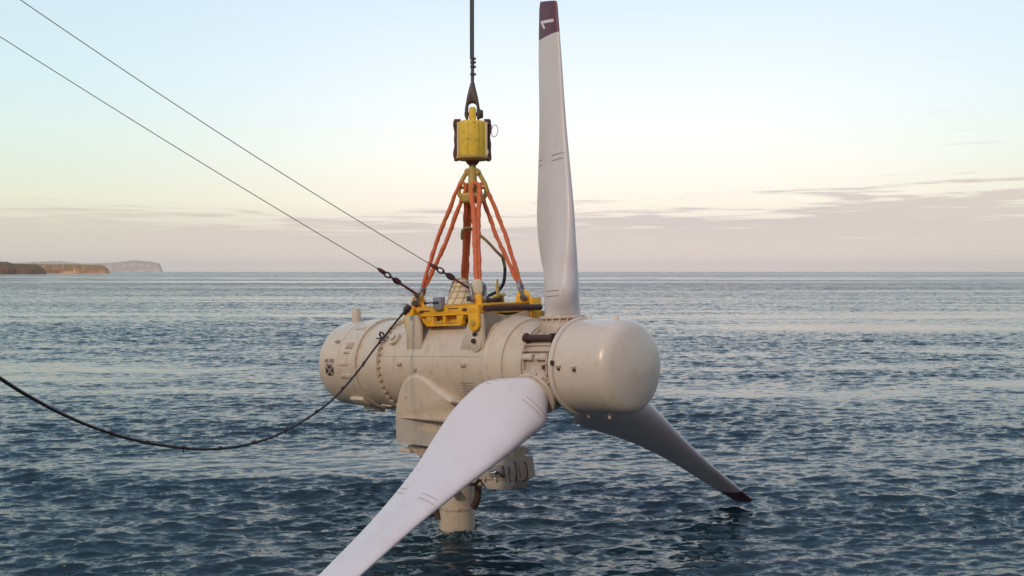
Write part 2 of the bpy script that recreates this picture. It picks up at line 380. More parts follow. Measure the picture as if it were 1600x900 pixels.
# main body
b = MB(); b.lathe([(-6.06, 1.2), (-6.06, RB), (-4.6, RB), (-3.2, RB), (-1.62, RB), (-1.62, 1.1)])
body = b.build('nacelle_body', M_['cream'], turb)
def anode(x, ang, r, parent, name='pad_fitting', mat='hub', sx=.17, sy=.09):
    a = R(ang); n = Vector((0, -math.cos(a), math.sin(a))); t = Vector((0, math.sin(a), math.cos(a)))
    q = MB(); Mx = Matrix((Vector((1,0,0)), t, n)).transposed()
    q.box(Vector((x, 0, 0))+n*(r+.02), (sx, sy, .07), Mx)
    q.box(Vector((x, 0, 0))+n*(r+.05), (sx*.5, sy*.7, .06), Mx)
    return q.build(name, M_[mat], parent, bevel=.01)
anode(-5.06, 4, RB, body); anode(-2.32, 4, RB, body); anode(-4.35, -2, RB, body, sx=.1)
# bolted flange between body and generator end
b = MB(); b.lathe([(-6.20, 1.2), (-6.20, 1.385), (-6.05, 1.385), (-6.05, 1.25)])
fl = b.build('bolted_flange', M_['flange'], turb, bevel=.01)
b = MB()
for i in range(44):
    a = 2*math.pi*i/44; c, s = math.cos(a), math.sin(a)
    b.cyl((-6.06, 1.325*c, 1.325*s), (-5.99, 1.325*c, 1.325*s), .036, n=6)
b.build('flange_bolts', M_['flange'], fl)
# generator end: stepped drums
b = MB(); b.lathe([(-7.16, 1.1), (-7.16, 1.31), (-6.20, 1.31), (-6.20, 1.1)])
b.build('generator_drum', M_['cream'], turb)
b = MB(); b.lathe([(-7.28, 1.2), (-7.30, 1.385), (-7.13, 1.385), (-7.15, 1.2)]); b.build('drum_flange', M_['flange'], turb, bevel=.012)
b = MB(); b.lathe([(-8.10, 1.2), (-8.10, 1.345), (-7.28, 1.35), (-7.28, 1.2)]); rear = b.build('rear_drum', M_['cream'], turb)
b = MB(); b.lathe([(-8.20, 1.2), (-8.20, 1.358), (-8.09, 1.358), (-8.09, 1.2)]); b.build('cap_flange', M_['flange'], turb, bevel=.012)
# fitted plates on the rear drum
b = MB()
for ang, x, sx, sy, h_ in [(-12, -7.7, .52, .05, .06), (3, -7.75, .48, .035, .05), (-50, -7.65, .7, .16, .12), (-75, -7.7, .6, .2, .14), (-62, -6.65, .5, .05, .05), (55, -7.65, .5, .05, .05)]:
    a = R(ang); n = Vector((0, -math.cos(a), math.sin(a))); t = Vector((0, math.sin(a), math.cos(a)))
    b.box(Vector((x, 0, 0))+n*(1.34+h_/2-.01), (sx, sy*2, h_), Matrix((Vector((1,0,0)), t, n)).transposed())
b.build('access_plate', M_['flange'], rear, bevel=.012)
anode(-7.62, 27, 1.33, rear, 'window_fitting', 'hub', .34, .2); anode(-7.66, 18, 1.33, rear, 'window_fitting', 'flange', .3, .07)
# end cap
prof = [(-8.20, 1.325)]
for i in range(0, 19):
    a = R(90*i/18); prof.append((-9.12-.47*math.sin(a)**1.0, 1.32*(math.cos(a)**.48 if i < 18 else 0)))
b = MB(); b.lathe(prof); cap = b.build('end_cap', M_['cream'], turb, sharp=60)
anode(-8.38, 33, 1.35, cap)
b = MB(); o0 = Vector((-8.95, -.05, 1.20)); b.cyl(o0, o0+Vector((0, 0, .50)), .15, .14); b.cyl(o0+Vector((0,0,.50)), o0+Vector((0,0,.53)), .11)
b.build('top_stub', M_['cream'], turb, bevel=.008)

# lettering and flag on the end cap
def text_pts(s, size):
    cu = bpy.data.curves.new('t', 'FONT'); cu.body = s; cu.size = size; cu.align_x = 'CENTER'; cu.align_y = 'CENTER'; cu.resolution_u = 3
    o = bpy.data.objects.new('t', cu); C.objects.link(o); bpy.context.view_layer.update()
    me = bpy.data.meshes.new_from_object(o.evaluated_get(bpy.context.evaluated_depsgraph_get()))
    V = [v.co.copy() for v in me.vertices]; F = [tuple(p.vertices) for p in me.polygons]
    bpy.data.objects.remove(o); bpy.data.curves.remove(cu); bpy.data.meshes.remove(me); return V, F
def cap_r(x):
    return float(np.interp(-x, [-p[0] for p in prof], [p[1] for p in prof]))
def on_cap(u, v, x0, z0, off=.016):
    x = x0+u; r = cap_r(x)+off; a = math.asin((z0+v)/1.33); return (x, -r*math.cos(a), r*math.sin(a))
def decal(name, polys, mat, parent, fn, sub=True):
    b = MB()
    for P in polys:
        n = max(2, int(max((Vector(P[1])-Vector(P[0])).length, (Vector(P[2])-Vector(P[3])).length)/.05)); m_ = max(2, int((Vector(P[3])-Vector(P[0])).length/.05))
        g = []
        for j in range(m_+1):
            for i in range(n+1):
                s, q = i/n, j/m_
                p = (Vector(P[0])*(1-s)+Vector(P[1])*s)*(1-q)+(Vector(P[3])*(1-s)+Vector(P[2])*s)*q
                g.append(fn(p.x, p.y))
        b.add(g, [(j*(n+1)+i, j*(n+1)+i+1, (j+1)*(n+1)+i+1, (j+1)*(n+1)+i) for j in range(m_) for i in range(n)])
    return b.build(name, mat, parent)
fx, fz = -8.60, -.13
V, F = text_pts('AR1500', .15)
b = MB(); b.add([on_cap(v.x*1.05, v.y*1.1, fx, fz+.29) for v in V], F); b.build('lettering', M_['ink'], cap)
decal('lettering', [[(-.21,.0),(.21,.0),(.21,.018),(-.21,.018)], [(-.21,.03),(-.02,.03),(-.02,.042),(-.21,.042)]], M_['greyink'], cap, lambda u, v: on_cap(u, v, fx, fz+.175))
g_ = .035; hw, hh = .22, .155
decal('flag_emblem', [[(-hw+g_*1.6,hh),(-.0,g_*.7),(.0,g_*.7),(hw-g_*1.6,hh)], [(-hw+g_*1.6,-hh),(0,-g_*.7),(0,-g_*.7),(hw-g_*1.6,-hh)],
      [(-hw,hh-g_),(-hw,-hh+g_),(-g_*1.1,0),(-g_*1.1,0.0005)], [(hw,-hh+g_),(hw,hh-g_),(g_*1.1,0.0005),(g_*1.1,0)]], M_['ink'], cap, lambda u, v: on_cap(u, v, fx, fz))

# faded text panel on body
pl = []
for k in range(6):
    pl.append([(-.30, -.05-.075*k), (-.30+random.uniform(.4,.58), -.05-.075*k), (-.30+.55, -.05-.075*k+.022), (-.30, -.05-.075*k+.022)])
for wx_ in (-3.62, -5.35):
    b = MB(); b.lathe([(wx_-.014, RB-.01), (wx_-.008, RB+.007), (wx_+.008, RB+.007), (wx_+.014, RB-.01)]); b.build('weld_seam', M_['cream'], body)
b = MB(); a_ = R(14); b.cyl((-6.0, -(RB+.001)*math.cos(a_), (RB+.001)*math.sin(a_)), (-1.66, -(RB+.001)*math.cos(a_), (RB+.001)*math.sin(a_)), .009, n=6); b.build('weld_seam', M_['cream'], body)
def on_body(u, v, x0=-2.25, z0=-.33):
    a = math.asin((z0+v)/RB); r = RB+.004; return (x0+u, -r*math.cos(a), r*math.sin(a))
decal('notice_lines', pl, M_['greyink'], body, on_body)

# front collar and cone
b = MB(); b.lathe([(-1.64, 1.1), (-1.64, 1.285), (-1.54, 1.295), (-1.50, 1.27), (-1.10, 1.21), (-1.02, 1.20), (-1.02, 1.0)])
b.build('front_collar', M_['cream'], turb, bevel=.008)
b = MB(); b.lathe([(-1.02, .9), (-1.02, 1.13), (-.56, 1.06), (-.50, 1.08), (-.44, 1.08), (-.44, .9)])
b.build('bearing_housing', M_['cream'], turb)
# hub
hubp = MB(); hubp.lathe([(-.44, .5), (-.44, .96), (-.30, .99), (.30, 1.0), (.46, .96), (.56, .9), (.56, .5)])
hub = hubp.build('hub', M_['hub'], turb)
AZ0 = -.912
for i in range(3):
    ph = R(AZ0+120*i); bd = Vector((0, -math.sin(ph), math.cos(ph)))
    b = MB(); b.lathe([(.55, .56), (.98, .58), (1.08, .53), (1.12, .50), (1.16, .50)], ax=bd, n=48)
    s = b.build('blade_socket', M_['hub'], hub)
    b = MB(); b.lathe([(1.155, .40), (1.155, .565), (1.235, .565), (1.235, .40)], ax=bd, n=64); b.build('blade_ring', M_['cream'], hub, bevel=.015)
    b = MB()
    for k in range(18):
        q = 2*math.pi*k/18; a1 = bd.orthogonal().normalized(); a2 = bd.cross(a1); c0 = (a1*math.cos(q)+a2*math.sin(q))*.525
        b.cyl(c0+bd*1.06, c0+bd*1.16, .03, n=6)
    b.build('ring_bolts', M_['flange'], hub)
# castings, ledges and boxes on the hub's near side
def onhub(b, x, ang, sz, r=1.0, tw=0):
    a = R(ang); n = Vector((0, -math.cos(a), math.sin(a))); t = Vector((0, math.sin(a), math.cos(a)))
    Mx = Matrix((Vector((1,0,0)), t, n)).transposed() @ Matrix.Rotation(R(tw), 3, 'Z'); b.box(Vector((x, 0, 0))+n*r, sz, Mx)
b = MB()
for args in [(0., 33, (.92,.035,.10)), (0., 24, (.9,.04,.14)), (-.02, 20, (.86,.03,.08)), (.32, 55, (.05,.42,.12)), (-.36, 55, (.05,.42,.12)),
             (-.05, 66, (.6,.04,.12)), (.0, 60, (.3,.03,.07), 1., 25), (.1, 62, (.3,.03,.07), 1., -30), (.42, 5, (.06,.5,.16)), (-.40, 0, (.05,.5,.1)), (.18, -4, (.06,.22,.1), 1., 20)]: onhub(b, *args)
b.build('casting_ribs', M_['hub'], hub, bevel=.008)
for x in (-.24, .22):
    b = MB(); onhub(b, x, 15, (.34, .13, .16), 1.03); onhub(b, x, 15, (.26, .09, .20), 1.03); b.build('junction_block', M_['flange'], hub, bevel=.012)
b = MB(); onhub(b, .27, 2, (.07,.12,.08), 1.0); onhub(b, .35, -2, (.05,.05,.1), 1.0); b.build('valve_fitting', M_['rubber'], hub, bevel=.006)
b = MB()
a = R(42); n_ = Vector((0, -math.cos(a), math.sin(a)))*1.08
b.cyl(Vector((-.47,0,0))+n_, Vector((.42,0,0))+n_, .085, n=16)
b.cyl(Vector((-.52,0,0))+n_, Vector((-.42,0,0))+n_, .115, n=16); b.cyl(Vector((.36,0,0))+n_, Vector((.46,0,0))+n_, .115, n=16)
b.box(Vector((-.5,0,0))+n_*.97, (.06,.1,.3)); b.build('fender_roll', M_['rubber'], hub, bevel=.01)
# nose cone
def nose():
    b = MB(); b.lathe([(.56, .6), (.56, 1.165), (.60, 1.182), (.665, 1.182), (.69, 1.16), (.70, 1.0)]); b.build('nose_ring', M_['dome'], turb)
    P = [(.68, 1.0), (.68, 1.118), (.80, 1.122), (1.1, 1.12), (1.5, 1.112), (1.87, 1.10)]
    for i in range(1, 21):
        q = R(69*i/20); P.append((1.88+.37*math.sin(q), .73+.37*math.cos(q)))
    for i in range(1, 21):
        q = R(21*(1-i/20)); rho = (.73+.37*math.cos(R(69)))/math.sin(R(21)); P.append((1.88+.37*math.sin(R(69))-rho*math.cos(R(21))+rho*math.cos(q), rho*math.sin(q)))
    b = MB(); b.lathe(P, n=128); return b.build('nose_cone', M_['dome'], turb, sharp=60)
nc_ = nose()
for x, ang, sx in [(.86, 5, .15), (1.34, 4, .13)]:
    anode(x, ang, 1.11, nc_, 'cap_fitting', 'flange', sx, .05); q = anode(x+.02, ang-4, 1.12, nc_, 'cap_fitting', 'rubber', .06, .05)
anode(.70, 8, 1.15, nc_, 'cap_fitting', 'rubber', .06, .11)
for x, ang in [(.85, 93), (1.75, 88), (.90, -80), (1.58, -78)]:
    a = R(ang); n = Vector((0, -math.cos(a), math.sin(a))); b = MB(); b.cyl(Vector((x,0,0))+n*1.05, Vector((x,0,0))+n*1.21, .09, .035, n=10); b.build('lifting_stub', M_['dome'], nc_, bevel=.008)

# blades
kr=[1.2,1.9,2.6,3.4,4.6,6.2,7.8,9.0]; kc=[.8562,1.9177,1.9946,1.855,1.4413,1.0524,.8724,.6894]
kt=[1.2,2.6,4.6,9.0]; tau=[45.18,65.25,77.52,84.78]; ko=[-.0673,-.1557,-.1401,-.1869]
thr=[1.2,1.9,2.6,3.4,4.6,9.0]; thv=[.45,.40,.30,.22,.15,.05]
def pc(x, xs, ys):     # smooth monotone interpolation
    xs, ys = np.array(xs), np.array(ys); d = np.diff(ys)/np.diff(xs); m = np.zeros(len(xs))
    for i in range(1, len(xs)-1): m[i] = 0 if d[i-1]*d[i] <= 0 else 2*d[i-1]*d[i]/(d[i-1]+d[i])
    m[0], m[-1] = d[0], d[-1]
    i = int(np.clip(np.searchsorted(xs, x)-1, 0, len(xs)-2)); h_ = xs[i+1]-xs[i]; t = (x-xs[i])/h_
    return float((2*t**3-3*t**2+1)*ys[i]+(t**3-2*t**2+t)*h_*m[i]+(-2*t**3+3*t**2)*ys[i+1]+(t**3-t**2)*h_*m[i+1])
def blade_pt(i, r, u, side, off=0.):
    """u: 0 trailing edge .. 1 leading edge, side +-1"""
    ph = R(AZ0+120*i); bd = Vector((0, -math.sin(ph), math.cos(ph))); cc = Vector((0, -math.cos(ph), -math.sin(ph)))
    c = pc(r, kr, kc); T_ = R(pc(r, kt, tau)); K = pc(r, kt, ko); h_ = min(pc(r, thr, thv), c/2)
    w_ = min(max((r-1.35)/1.3, 0), 1); w_ = w_*w_*(3-2*w_)
    e = cc*math.cos(T_)+Vector((1,0,0))*math.sin(T_); n = e.cross(bd)
    ce = 2*u-1; ell = math.sqrt(max(0, 1-ce*ce))
    xx = 1-u; af = (1.4845*math.sqrt(xx)-.63*xx-1.758*xx**2+1.4215*xx**3-.5075*xx**4)/.5*1.0
    y = (1-w_)*ell+w_*max(af, 0.004)
    shrink = 1.0
    if r > 8.88: q = (r-8.88)/.14; shrink = math.sqrt(max(.02, 1-q*q*.22)); r = r+q*.16*(1-u)
    cx = K*c+ce*c/2*shrink+(1-shrink)*c*.10
    return bd*r+e*cx+n*(y*h_*shrink*side+off*side)
US = [.5-.5*math.cos(math.pi*k/20) for k in range(21)]
def section(i, r): return [blade_pt(i, r, u, 1) for u in US]+[blade_pt(i, r, u, -1) for u in US[-2:0:-1]]
blade_tags = ['upright blade with white numeral 1 on its maroon tip', 'broad lavender-white blade sweeping down towards the viewer', 'shaded blade reaching down behind the nose cone with dark red tip']
blades = []
for i in range(3):
    rs = [1.235, 1.26, 1.3]+list(np.linspace(1.38, 8.22, 74))
    b = MB(); b.ring_loft([section(i, r) for r in rs]); bl = b.build('blade', M_['blade'], turb, sharp=70); bl['label'] = blade_tags[i]
    rs = list(np.linspace(8.2215, 8.85, 8))+list(np.linspace(8.88, 9.02, 9))
    b = MB(); b.ring_loft([section(i, r) for r in rs]); tp = b.build('blade_tip', M_['tip'], bl, sharp=70)
    blades.append((bl, tp))
camloc = TM.inverted() @ Vector((0, 0, CAM_Z))
for i, (bl, tp) in enumerate(blades):
    # which face looks at the viewer (lettering is on that face)
    p1, p2 = blade_pt(i, 6, .5, 1), blade_pt(i, 6, .5, -1)
    s = 1 if (p1-camloc).length < (p2-camloc).length else -1
    lines = []
    for r0, L0, L1 in [(1.70, .36, .16), (5.05, .40, .22)]:
        for dr in (0, .13):
            lines.append([(1-L0, r0+dr), (.99, r0+dr), (.99, r0+dr+.013), (1-L0, r0+dr+.013)])
            lines.append([(.012, r0+dr), (L1, r0+dr), (L1, r0+dr+.012), (.012, r0+dr+.012)])
    if i < 2: decal('gauge_lines', lines, M_['greyink'] if i else M_['rust'], bl, lambda u, r: blade_pt(i, r, u, s, .004))
    if i == 0:
        q = []
        for k in range(9): q.append([(.30, 1.30+.035*k), (.30+.04+.03*(k % 2), 1.30+.035*k), (.34, 1.318+.035*k), (.30, 1.318+.035*k)])
        decal('small_lettering', q, M_['red'], bl, lambda u, r: blade_pt(i, r, u, s, .004))
        decal('numeral', [[(.14, 8.60), (.84, 8.50), (.84, 8.575), (.14, 8.675)], [(.10, 8.67), (.22, 8.66), (.42, 8.43), (.30, 8.44)]], M_['white'], tp, lambda u, r: blade_pt(i, r, u, s, .004))

# plates standing on the body's shoulders, to which the frame is pinned, and the webs between them
for sy in (-1, 1):
    b = MB(); b.prism([(-2.56,.50),(-2.34,.90),(-2.14,1.27),(-1.96,1.40),(-1.66,1.38),(-1.63,.46),(-2.0,.44)], (0, sy*1.13, 0), (1,0,0), (0,0,1), (0,1,0), .10)
    b.build('shoulder_plate', M_['cream'], turb, bevel=.015)
    b = MB(); b.prism([(-4.84,.50),(-4.80,1.42),(-4.34,1.42),(-4.19,1.11),(-4.20,.50)], (0, sy*1.13, 0), (1,0,0), (0,0,1), (0,1,0), .10)
    b.build('shoulder_plate', M_['cream'], turb, bevel=.015)
for x in (-1.92, -4.72):
    b = MB(); b.prism([(-1.08,.55),(-1.08,1.40),(-.75,1.43),(-.45,1.37),(-.15,1.31),(.15,1.31),(.45,1.37),(.75,1.43),(1.08,1.40),(1.08,.55)], (x, 0, 0), (0,1,0), (0,0,1), (1,0,0), .08)
    b.build('saddle_web', M_['cream'], turb, bevel=.012)
# lugs with pins on the near shoulder of the saddles
for x in (-2.02,):
    b = MB(); a = R(0); n = Vector((0, -1, 0)); c0 = Vector((x+.12, 0, .62))
    b.cyl(c0+n*1.1, c0+n*1.23, .21, n=28); l = b.build('lifting_lug', M_['cream'], turb, bevel=.02)
    b = MB(); b.cyl(c0+Vector((0,0,.24))+n*1.17, c0+Vector((0,0,.24))+n*1.26, .05, n=12); b.cyl(c0+Vector((-.02,0,.08))+n*1.2, c0+Vector((0,0,.08))+n*1.30, .06, n=12); b.build('lug_pin', M_['rubber'], l)
b = MB(); a = R(37); n = Vector((0, -math.cos(a), math.sin(a)))
b.cyl(Vector((-5.55, 0, 0))+n*1.2, Vector((-5.55, 0, 0))+n*1.37, .20, n=28); b.cyl(Vector((-5.55, 0, 0))+n*1.36, Vector((-5.55, 0, 0))+n*1.44, .10, n=20)
l = b.build('lifting_lug', M_['cream'], turb, bevel=.02)
b = MB(); p = Vector((-5.95, 0, 0))+n*1.5; b.tube([p+Vector((.10*math.cos(q), -.03*math.sin(q), .08*math.sin(q))) for q in np.linspace(0, 6.0, 14)], .028, 8)
b.box(p+Vector((-.12, 0, -.09)), (.26,.1,.035)); b.build('cable_clamp', M_['chain'], l)

# pedestal fairing
fp = [(-5.34,-2.06),(-5.34,-1.30),(-5.22,-.86),(-5.0,-.48),(-4.72,-.26),(-4.42,-.17),(-4.10,-.20),(-3.75,-.35),(-3.3,-.565),(-2.85,-.77),(-2.5,-.93),(-2.40,-1.10),(-2.36,-1.5),(-2.34,-2.06)]
pr = catmull([(a, c, 0) for a, c in fp], 4)
b = MB()
rings = []
RQ = .13
for fy, ins in [(sgn*(1.33-RQ+RQ*math.sin(R(q))), RQ*(1-math.cos(R(q)))) for sgn, qs in ((-1, (90, 72, 54, 36, 18, 0)), (1, (0, 18, 36, 54, 72, 90))) for q in qs]:
    cx_, cz_ = -3.9, -1.6
    ring = []
    for p in pr:
        k = 1-ins/max(.6, math.hypot(p.x-cx_, p.y-cz_))
        tp_ = 1-.42*min(max((p.x+2.74)/.4, 0), 1)
        ring.append((cx_+(p.x-cx_)*k, fy*tp_, (cz_+(p.y-cz_)*k) if p.y > -2.0 else -2.06))
    rings.append(ring)
b.ring_loft(rings); pf = b.build('pedestal_fairing', M_['cream'], turb, bevel=.05, sharp=50, segs=4)
sk_ = []
for p in [(-5.352+.0*k, -2.07+.69*k/6) for k in range(7)]+[(-5.352+3.01*k/24, -1.38) for k in range(1, 25)]+[(-2.342, -1.38-.69*k/6) for k in range(1, 7)]+[(-2.342-3.01*k/24, -2.07) for k in range(1, 24)]: sk_.append(p)
rings = []
for fy, q_ in [(sgn*(1.342-RQ+RQ*math.sin(R(q))), q) for sgn, qs in ((-1, (90, 72, 54, 36, 18, 0)), (1, (0, 18, 36, 54, 72, 90))) for q in qs]:
    rings.append([(-3.9+(x+3.9)*(1-RQ*(1-math.cos(R(q_)))/1.5), fy*(1-.42*min(max((x+2.74)/.4, 0), 1)), z) for x, z in sk_])
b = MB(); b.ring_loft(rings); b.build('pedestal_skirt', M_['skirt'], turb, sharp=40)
anode(-4.75, -37, 1.34, pf, 'side_fitting', 'hub', .09, .16); bpy.data.objects[pf.children[0].name].location = (.0, -.20, -.0)
b = MB(); b.box((-4.05, 0, -2.10), (2.3, 2.1, .10)); b.build('pedestal_flange', M_['flange'], turb, bevel=.02)
b = MB(); b.lathe([(-2.14,.92),(-2.42,.92),(-2.46,.84),(-2.72,.78)], o=(-4.35,-.2,0), ax=(0,0,1), n=48); b.build('yaw_neck', M_['hub'], turb)
b = MB(); b.box((-5.25, -.95, -2.33), (.55,.32,.11)); b.box((-4.9, -.75, -2.28), (.7,.5,.18)); b.build('locating_tab', M_['flange'], turb, bevel=.03)
b = MB(); b.cyl((-4.9,-.7,-2.4), (-4.8,-.6,-2.72), .16, .10, n=14); b.build('locating_pin', M_['rubber'], turb)
# post, hanging plumb
pt = MB(); down = TM.to_3x3().inverted() @ Vector((0, 0, -1)); top = Vector((-4.24, 0, -1.7)); 
pt.lathe([(0,.5),(.9,.5),(1.1,.50),(2.98,.50),(3.02,.49),(3.10,.485),(3.12,.50),(6.4,.50)], o=top, ax=down, n=64)
post = pt.build('support_post', M_['cream'], turb)
b = MB(); b.lathe([(2.86,.501),(2.9,.504),(6.3,.504)], o=top, ax=down, n=64); b.build('wet_foot', M_['wet'], post)
b = MB()
b.tube(catmull([(-4.75,-.62,-2.6),(-4.78,-.66,-3.3),(-4.70,-.55,-3.95),(-4.6,-.50,-4.25)],6), .085, 10)
b.build('control_hose', M_['rubber'], turb)
b = MB(); b.tube(catmull([(-3.85,-.50,-2.7),(-3.93,-.56,-3.0),(-3.93,-.56,-3.3),(-3.86,-.48,-3.5)],6), .12, 10); b.build('control_hose', M_['rubber'], turb)
b = MB(); b.tube(catmull([(-3.62,.05,-2.9),(-3.52,.05,-3.2),(-3.52,.05,-3.5),(-3.58,.02,-3.75),(-3.68,0,-3.9)],6), .10, 10); b.build('control_hose', M_['rubber'], turb)
b = MB(); b.box((-4.95,-.45,-3.9), (.12,.25,.75), Matrix.Rotation(R(14),3,'Y')); b.build('guard_plate', M_['rubber'], turb, bevel=.04)
# connector box beneath the front of the pedestal
cbx = MB(); cbx.prism([(-2.95,-2.55),(-2.75,-2.42),(-1.35,-2.30),(-1.28,-2.84),(-2.85,-2.98)], (0,-.22,0), (1,0,0), (0,0,1), (0,1,0), .62)
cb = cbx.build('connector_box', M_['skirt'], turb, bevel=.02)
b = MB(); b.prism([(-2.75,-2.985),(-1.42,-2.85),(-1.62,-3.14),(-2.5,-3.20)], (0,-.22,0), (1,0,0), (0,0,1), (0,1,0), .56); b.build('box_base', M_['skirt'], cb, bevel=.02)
b = MB(); b.prism([(-2.35,-2.56),(-1.80,-2.50),(-1.76,-2.78),(-2.31,-2.84)], (0,-.57,0), (1,0,0), (0,0,1), (0,1,0), .05); b.build('recess_plate', M_['grey'], cb, bevel=.01)
b = MB(); b.cyl((-2.16,-.61,-2.72),(-1.98,-.63,-2.70),.05,n=14); b.cyl((-2.05,-.63,-2.66),(-2.05,-.63,-2.60),.04,n=12); b.build('bright_fitting', M_['chrome'], cb)
b = MB(); b.tube(catmull([(-1.98,-.62,-2.72),(-1.9,-.66,-2.67),(-1.8,-.66,-2.72),(-1.72,-.60,-2.80)],4), .022, 8)
b.tube(catmull([(-1.42,-.52,-2.35),(-1.30,-.58,-2.5),(-1.30,-.58,-2.75),(-1.42,-.5,-2.86)],4), .016, 8); b.build('jumper_lead', M_['rubber'], cb)
b = MB()
for x in (-2.62,-1.62): b.box((x,-.58,-2.62), (.08,.06,.22))
b.build('latch', M_['hub'], cb, bevel=.01)
b = MB(); b.box((-1.75,-.2,-2.16), (.70,.44,.16)); b.box((-1.48,-.35,-2.2), (.22,.4,.34)); b.cyl((-2.1,-.2,-2.0),(-2.1,-.2,-2.4),.2,n=20); b.build('connector_bracket', M_['flange'], turb, bevel=.02)
b = MB(); b.prism([(-3.6,-2.95),(-2.7,-2.80),(-2.55,-3.20),(-3.0,-3.22),(-3.5,-3.12)], (0,-.25,0), (1,0,0), (0,0,1), (0,1,0), .1); b.box((-3.2,0,-2.75), (.9,.7,.1)); b.build('hose_bracket', M_['hub'], turb, bevel=.02)
b = MB(); b.box((-3.05,-.42,-2.62), (.34,.12,.40)); b.box((-3.02,-.50,-2.60), (.20,.06,.22)); b.build('relay_box', M_['hub'], turb, bevel=.02)
b = MB(); b.cyl((-2.9,-.5,-2.38), (-2.3,-.5,-2.30), .07, n=14); b.build('damper', M_['rubber'], turb)
b = MB(); b.box((-1.30,-.28,-2.62), (.10,.36,.46)); b.build('end_plate', M_['hub'], cb, bevel=.012)
for xx_ in (-2.55, -2.1, -1.62):
    b = MB(); b.box((xx_,-.56,-2.955+.09*(xx_+2.85)), (.07,.05,.12)); b.build('clip', M_['hub'], cb, bevel=.008)
b = MB(); b.tube(catmull([(-2.75,-.48,-2.9),(-2.95,-.52,-3.1),(-3.3,-.5,-3.12),(-3.6,-.52,-2.9),(-3.75,-.5,-2.6)],6), .045, 8); b.build('control_hose', M_['cable'], turb)
b = MB(); b.tube(catmull([(-1.25,-.3,-2.4),(-1.18,-.3,-2.55),(-1.20,-.3,-2.8),(-1.35,-.3,-2.9)],6), .014, 8); b.build('jumper_lead', M_['cable'], cb)
b = MB(); b.lathe([(0,.515),(.10,.515)], o=top+down*2.2, ax=down, n=64); b.build('clamp_band', M_['hub'], turb, bevel=.008)
b = MB(); b.tube(catmull([(-3.45,-.35,-2.95),(-3.1,-.42,-2.82),(-2.85,-.42,-2.98),(-2.7,-.40,-3.12),(-2.3,-.4,-3.2)],5), .05, 8); b.build('control_hose', M_['rubber'], turb)

# ------------------------------------------------------------------ LIFTING FRAME
XA, XB, WY, ZP = -4.70, -2.15, .83, 1.76
XM = (XA+XB)/2
FM = TM @ Matrix.Translation((XM, 0, 1.35)); frame = empty('lifting_cradle', FM)
tag(frame, 'rectangular yellow steel lifting frame pinned on top of the turbine body', 'lifting frame')
Fo = Vector((XM, 0, 1.35))
def fbuild(b, name, mat, **kw):
    b.v = [tuple(Vector(p)-Fo) for p in b.v]; return b.build(name, M_[mat] if isinstance(mat, str) else mat, frame, **kw)
for sy in (-1, 1):
    y = sy*.90
    b = MB(); b.box((XM, y, 1.625), (2.75, .17, .03)); b.box((XM, y, 1.385), (2.75, .17, .03)); b.box((XM, y+.01*sy, 1.505), (2.7, .12, .215))
    fbuild(b, 'side_beam', 'yellow', bevel=.008)
    b = MB()
    for x, wd in ((-4.02, .32), (-3.42, .09), (-2.78, .24)): b.box((x, y, 1.255), (wd, .12, .25))
    b.prism([(-4.55,1.37),(-4.42,1.37),(-4.12,1.13),(-4.20,1.13)], (0,y,0), (1,0,0), (0,0,1), (0,1,0), .14)
    b.prism([(-2.72,1.37),(-2.60,1.37),(-2.72,1.13),(-2.80,1.13)], (0,y,0), (1,0,0), (0,0,1), (0,1,0), .14)
    b.box((-3.45, y, 1.12), (1.45, .16, .05)); b.box((-3.5, y-.14*sy, 1.27), (1.3, .03, .24)); fbuild(b, 'lower_truss', 'yellow', bevel=.008)
    b = MB()
    b.box((-3.72, y+.02*sy, 1.19), (.42,.05,.07)); b.box((-3.10, y+.02*sy, 1.19), (.40,.05,.05)); b.cyl((-3.82,y,1.2),(-3.82,y,1.34),.02,n=8)
    fbuild(b, 'latch_gear', 'brassy', bevel=.005)
    b = MB()
    for x in (-4.45, -2.62): b.cyl((x, y+.05*sy, 1.50), (x+.16, y+.075*sy, 1.505), .045, n=10)
    b.box((-4.18, y+.085*sy, 1.52), (.36,.012,.03)); b.box((-3.0, y+.085*sy, 1.55), (.42,.012,.02)); fbuild(b, 'locking_pin', 'rust')
for x, nm in ((XB+.08, 'f'), (XA-.08, 'r')):
    b = MB(); b.box((x, 0, 1.62), (.22, 1.86, .05)); b.box((x, 0, 1.40), (.22, 1.86, .05)); b.box((x, 0, 1.51), (.05, 1.86, .2)); fbuild(b, 'cross_beam', 'yellow', bevel=.008)
    b = MB(); b.box((x-.02, 0, 1.34), (.12, 1.1, .08)); fbuild(b, 'wear_strip', 'dark')
b = MB(); b.box((-3.1, .1, 1.42), (.8, 1.3, .10)); b.box((-3.9, 0, 1.40), (.5, 1.6, .08)); b.box((-3.45, 0, 1.33), (2.3, 1.3, .06)); fbuild(b, 'deck_plate', 'yellow', bevel=.01)
b = MB(); xx = XB+.56; b.cyl((xx,-1.12,1.50), (xx,.83,1.48), .082, n=20); b.tube([(xx,.83,1.48),(xx,.87,1.479),(xx,.89,1.478)],[.082,.07,.03],20); fbuild(b, 'fender_tube', 'rubber')
b = MB(); b.prism([(.70,1.75),(1.06,1.75),(1.06,1.24),(1.0,1.12),(.88,1.08),(.76,1.12),(.70,1.24)], (XB+.36, 0, 0), (0,1,0), (0,0,1), (1,0,0), .09); b.cyl((XB+.36,.88,1.2),(XB+.44,.88,1.2),.07,n=16); fbuild(b, 'pin_plate', 'yellow', bevel=.012)
b = MB()
for yy in (-.45, .55): b.box((XB+.33, yy, 1.50), (.34,.10,.05))
fbuild(b, 'fender_bracket', 'yellow', bevel=.008)
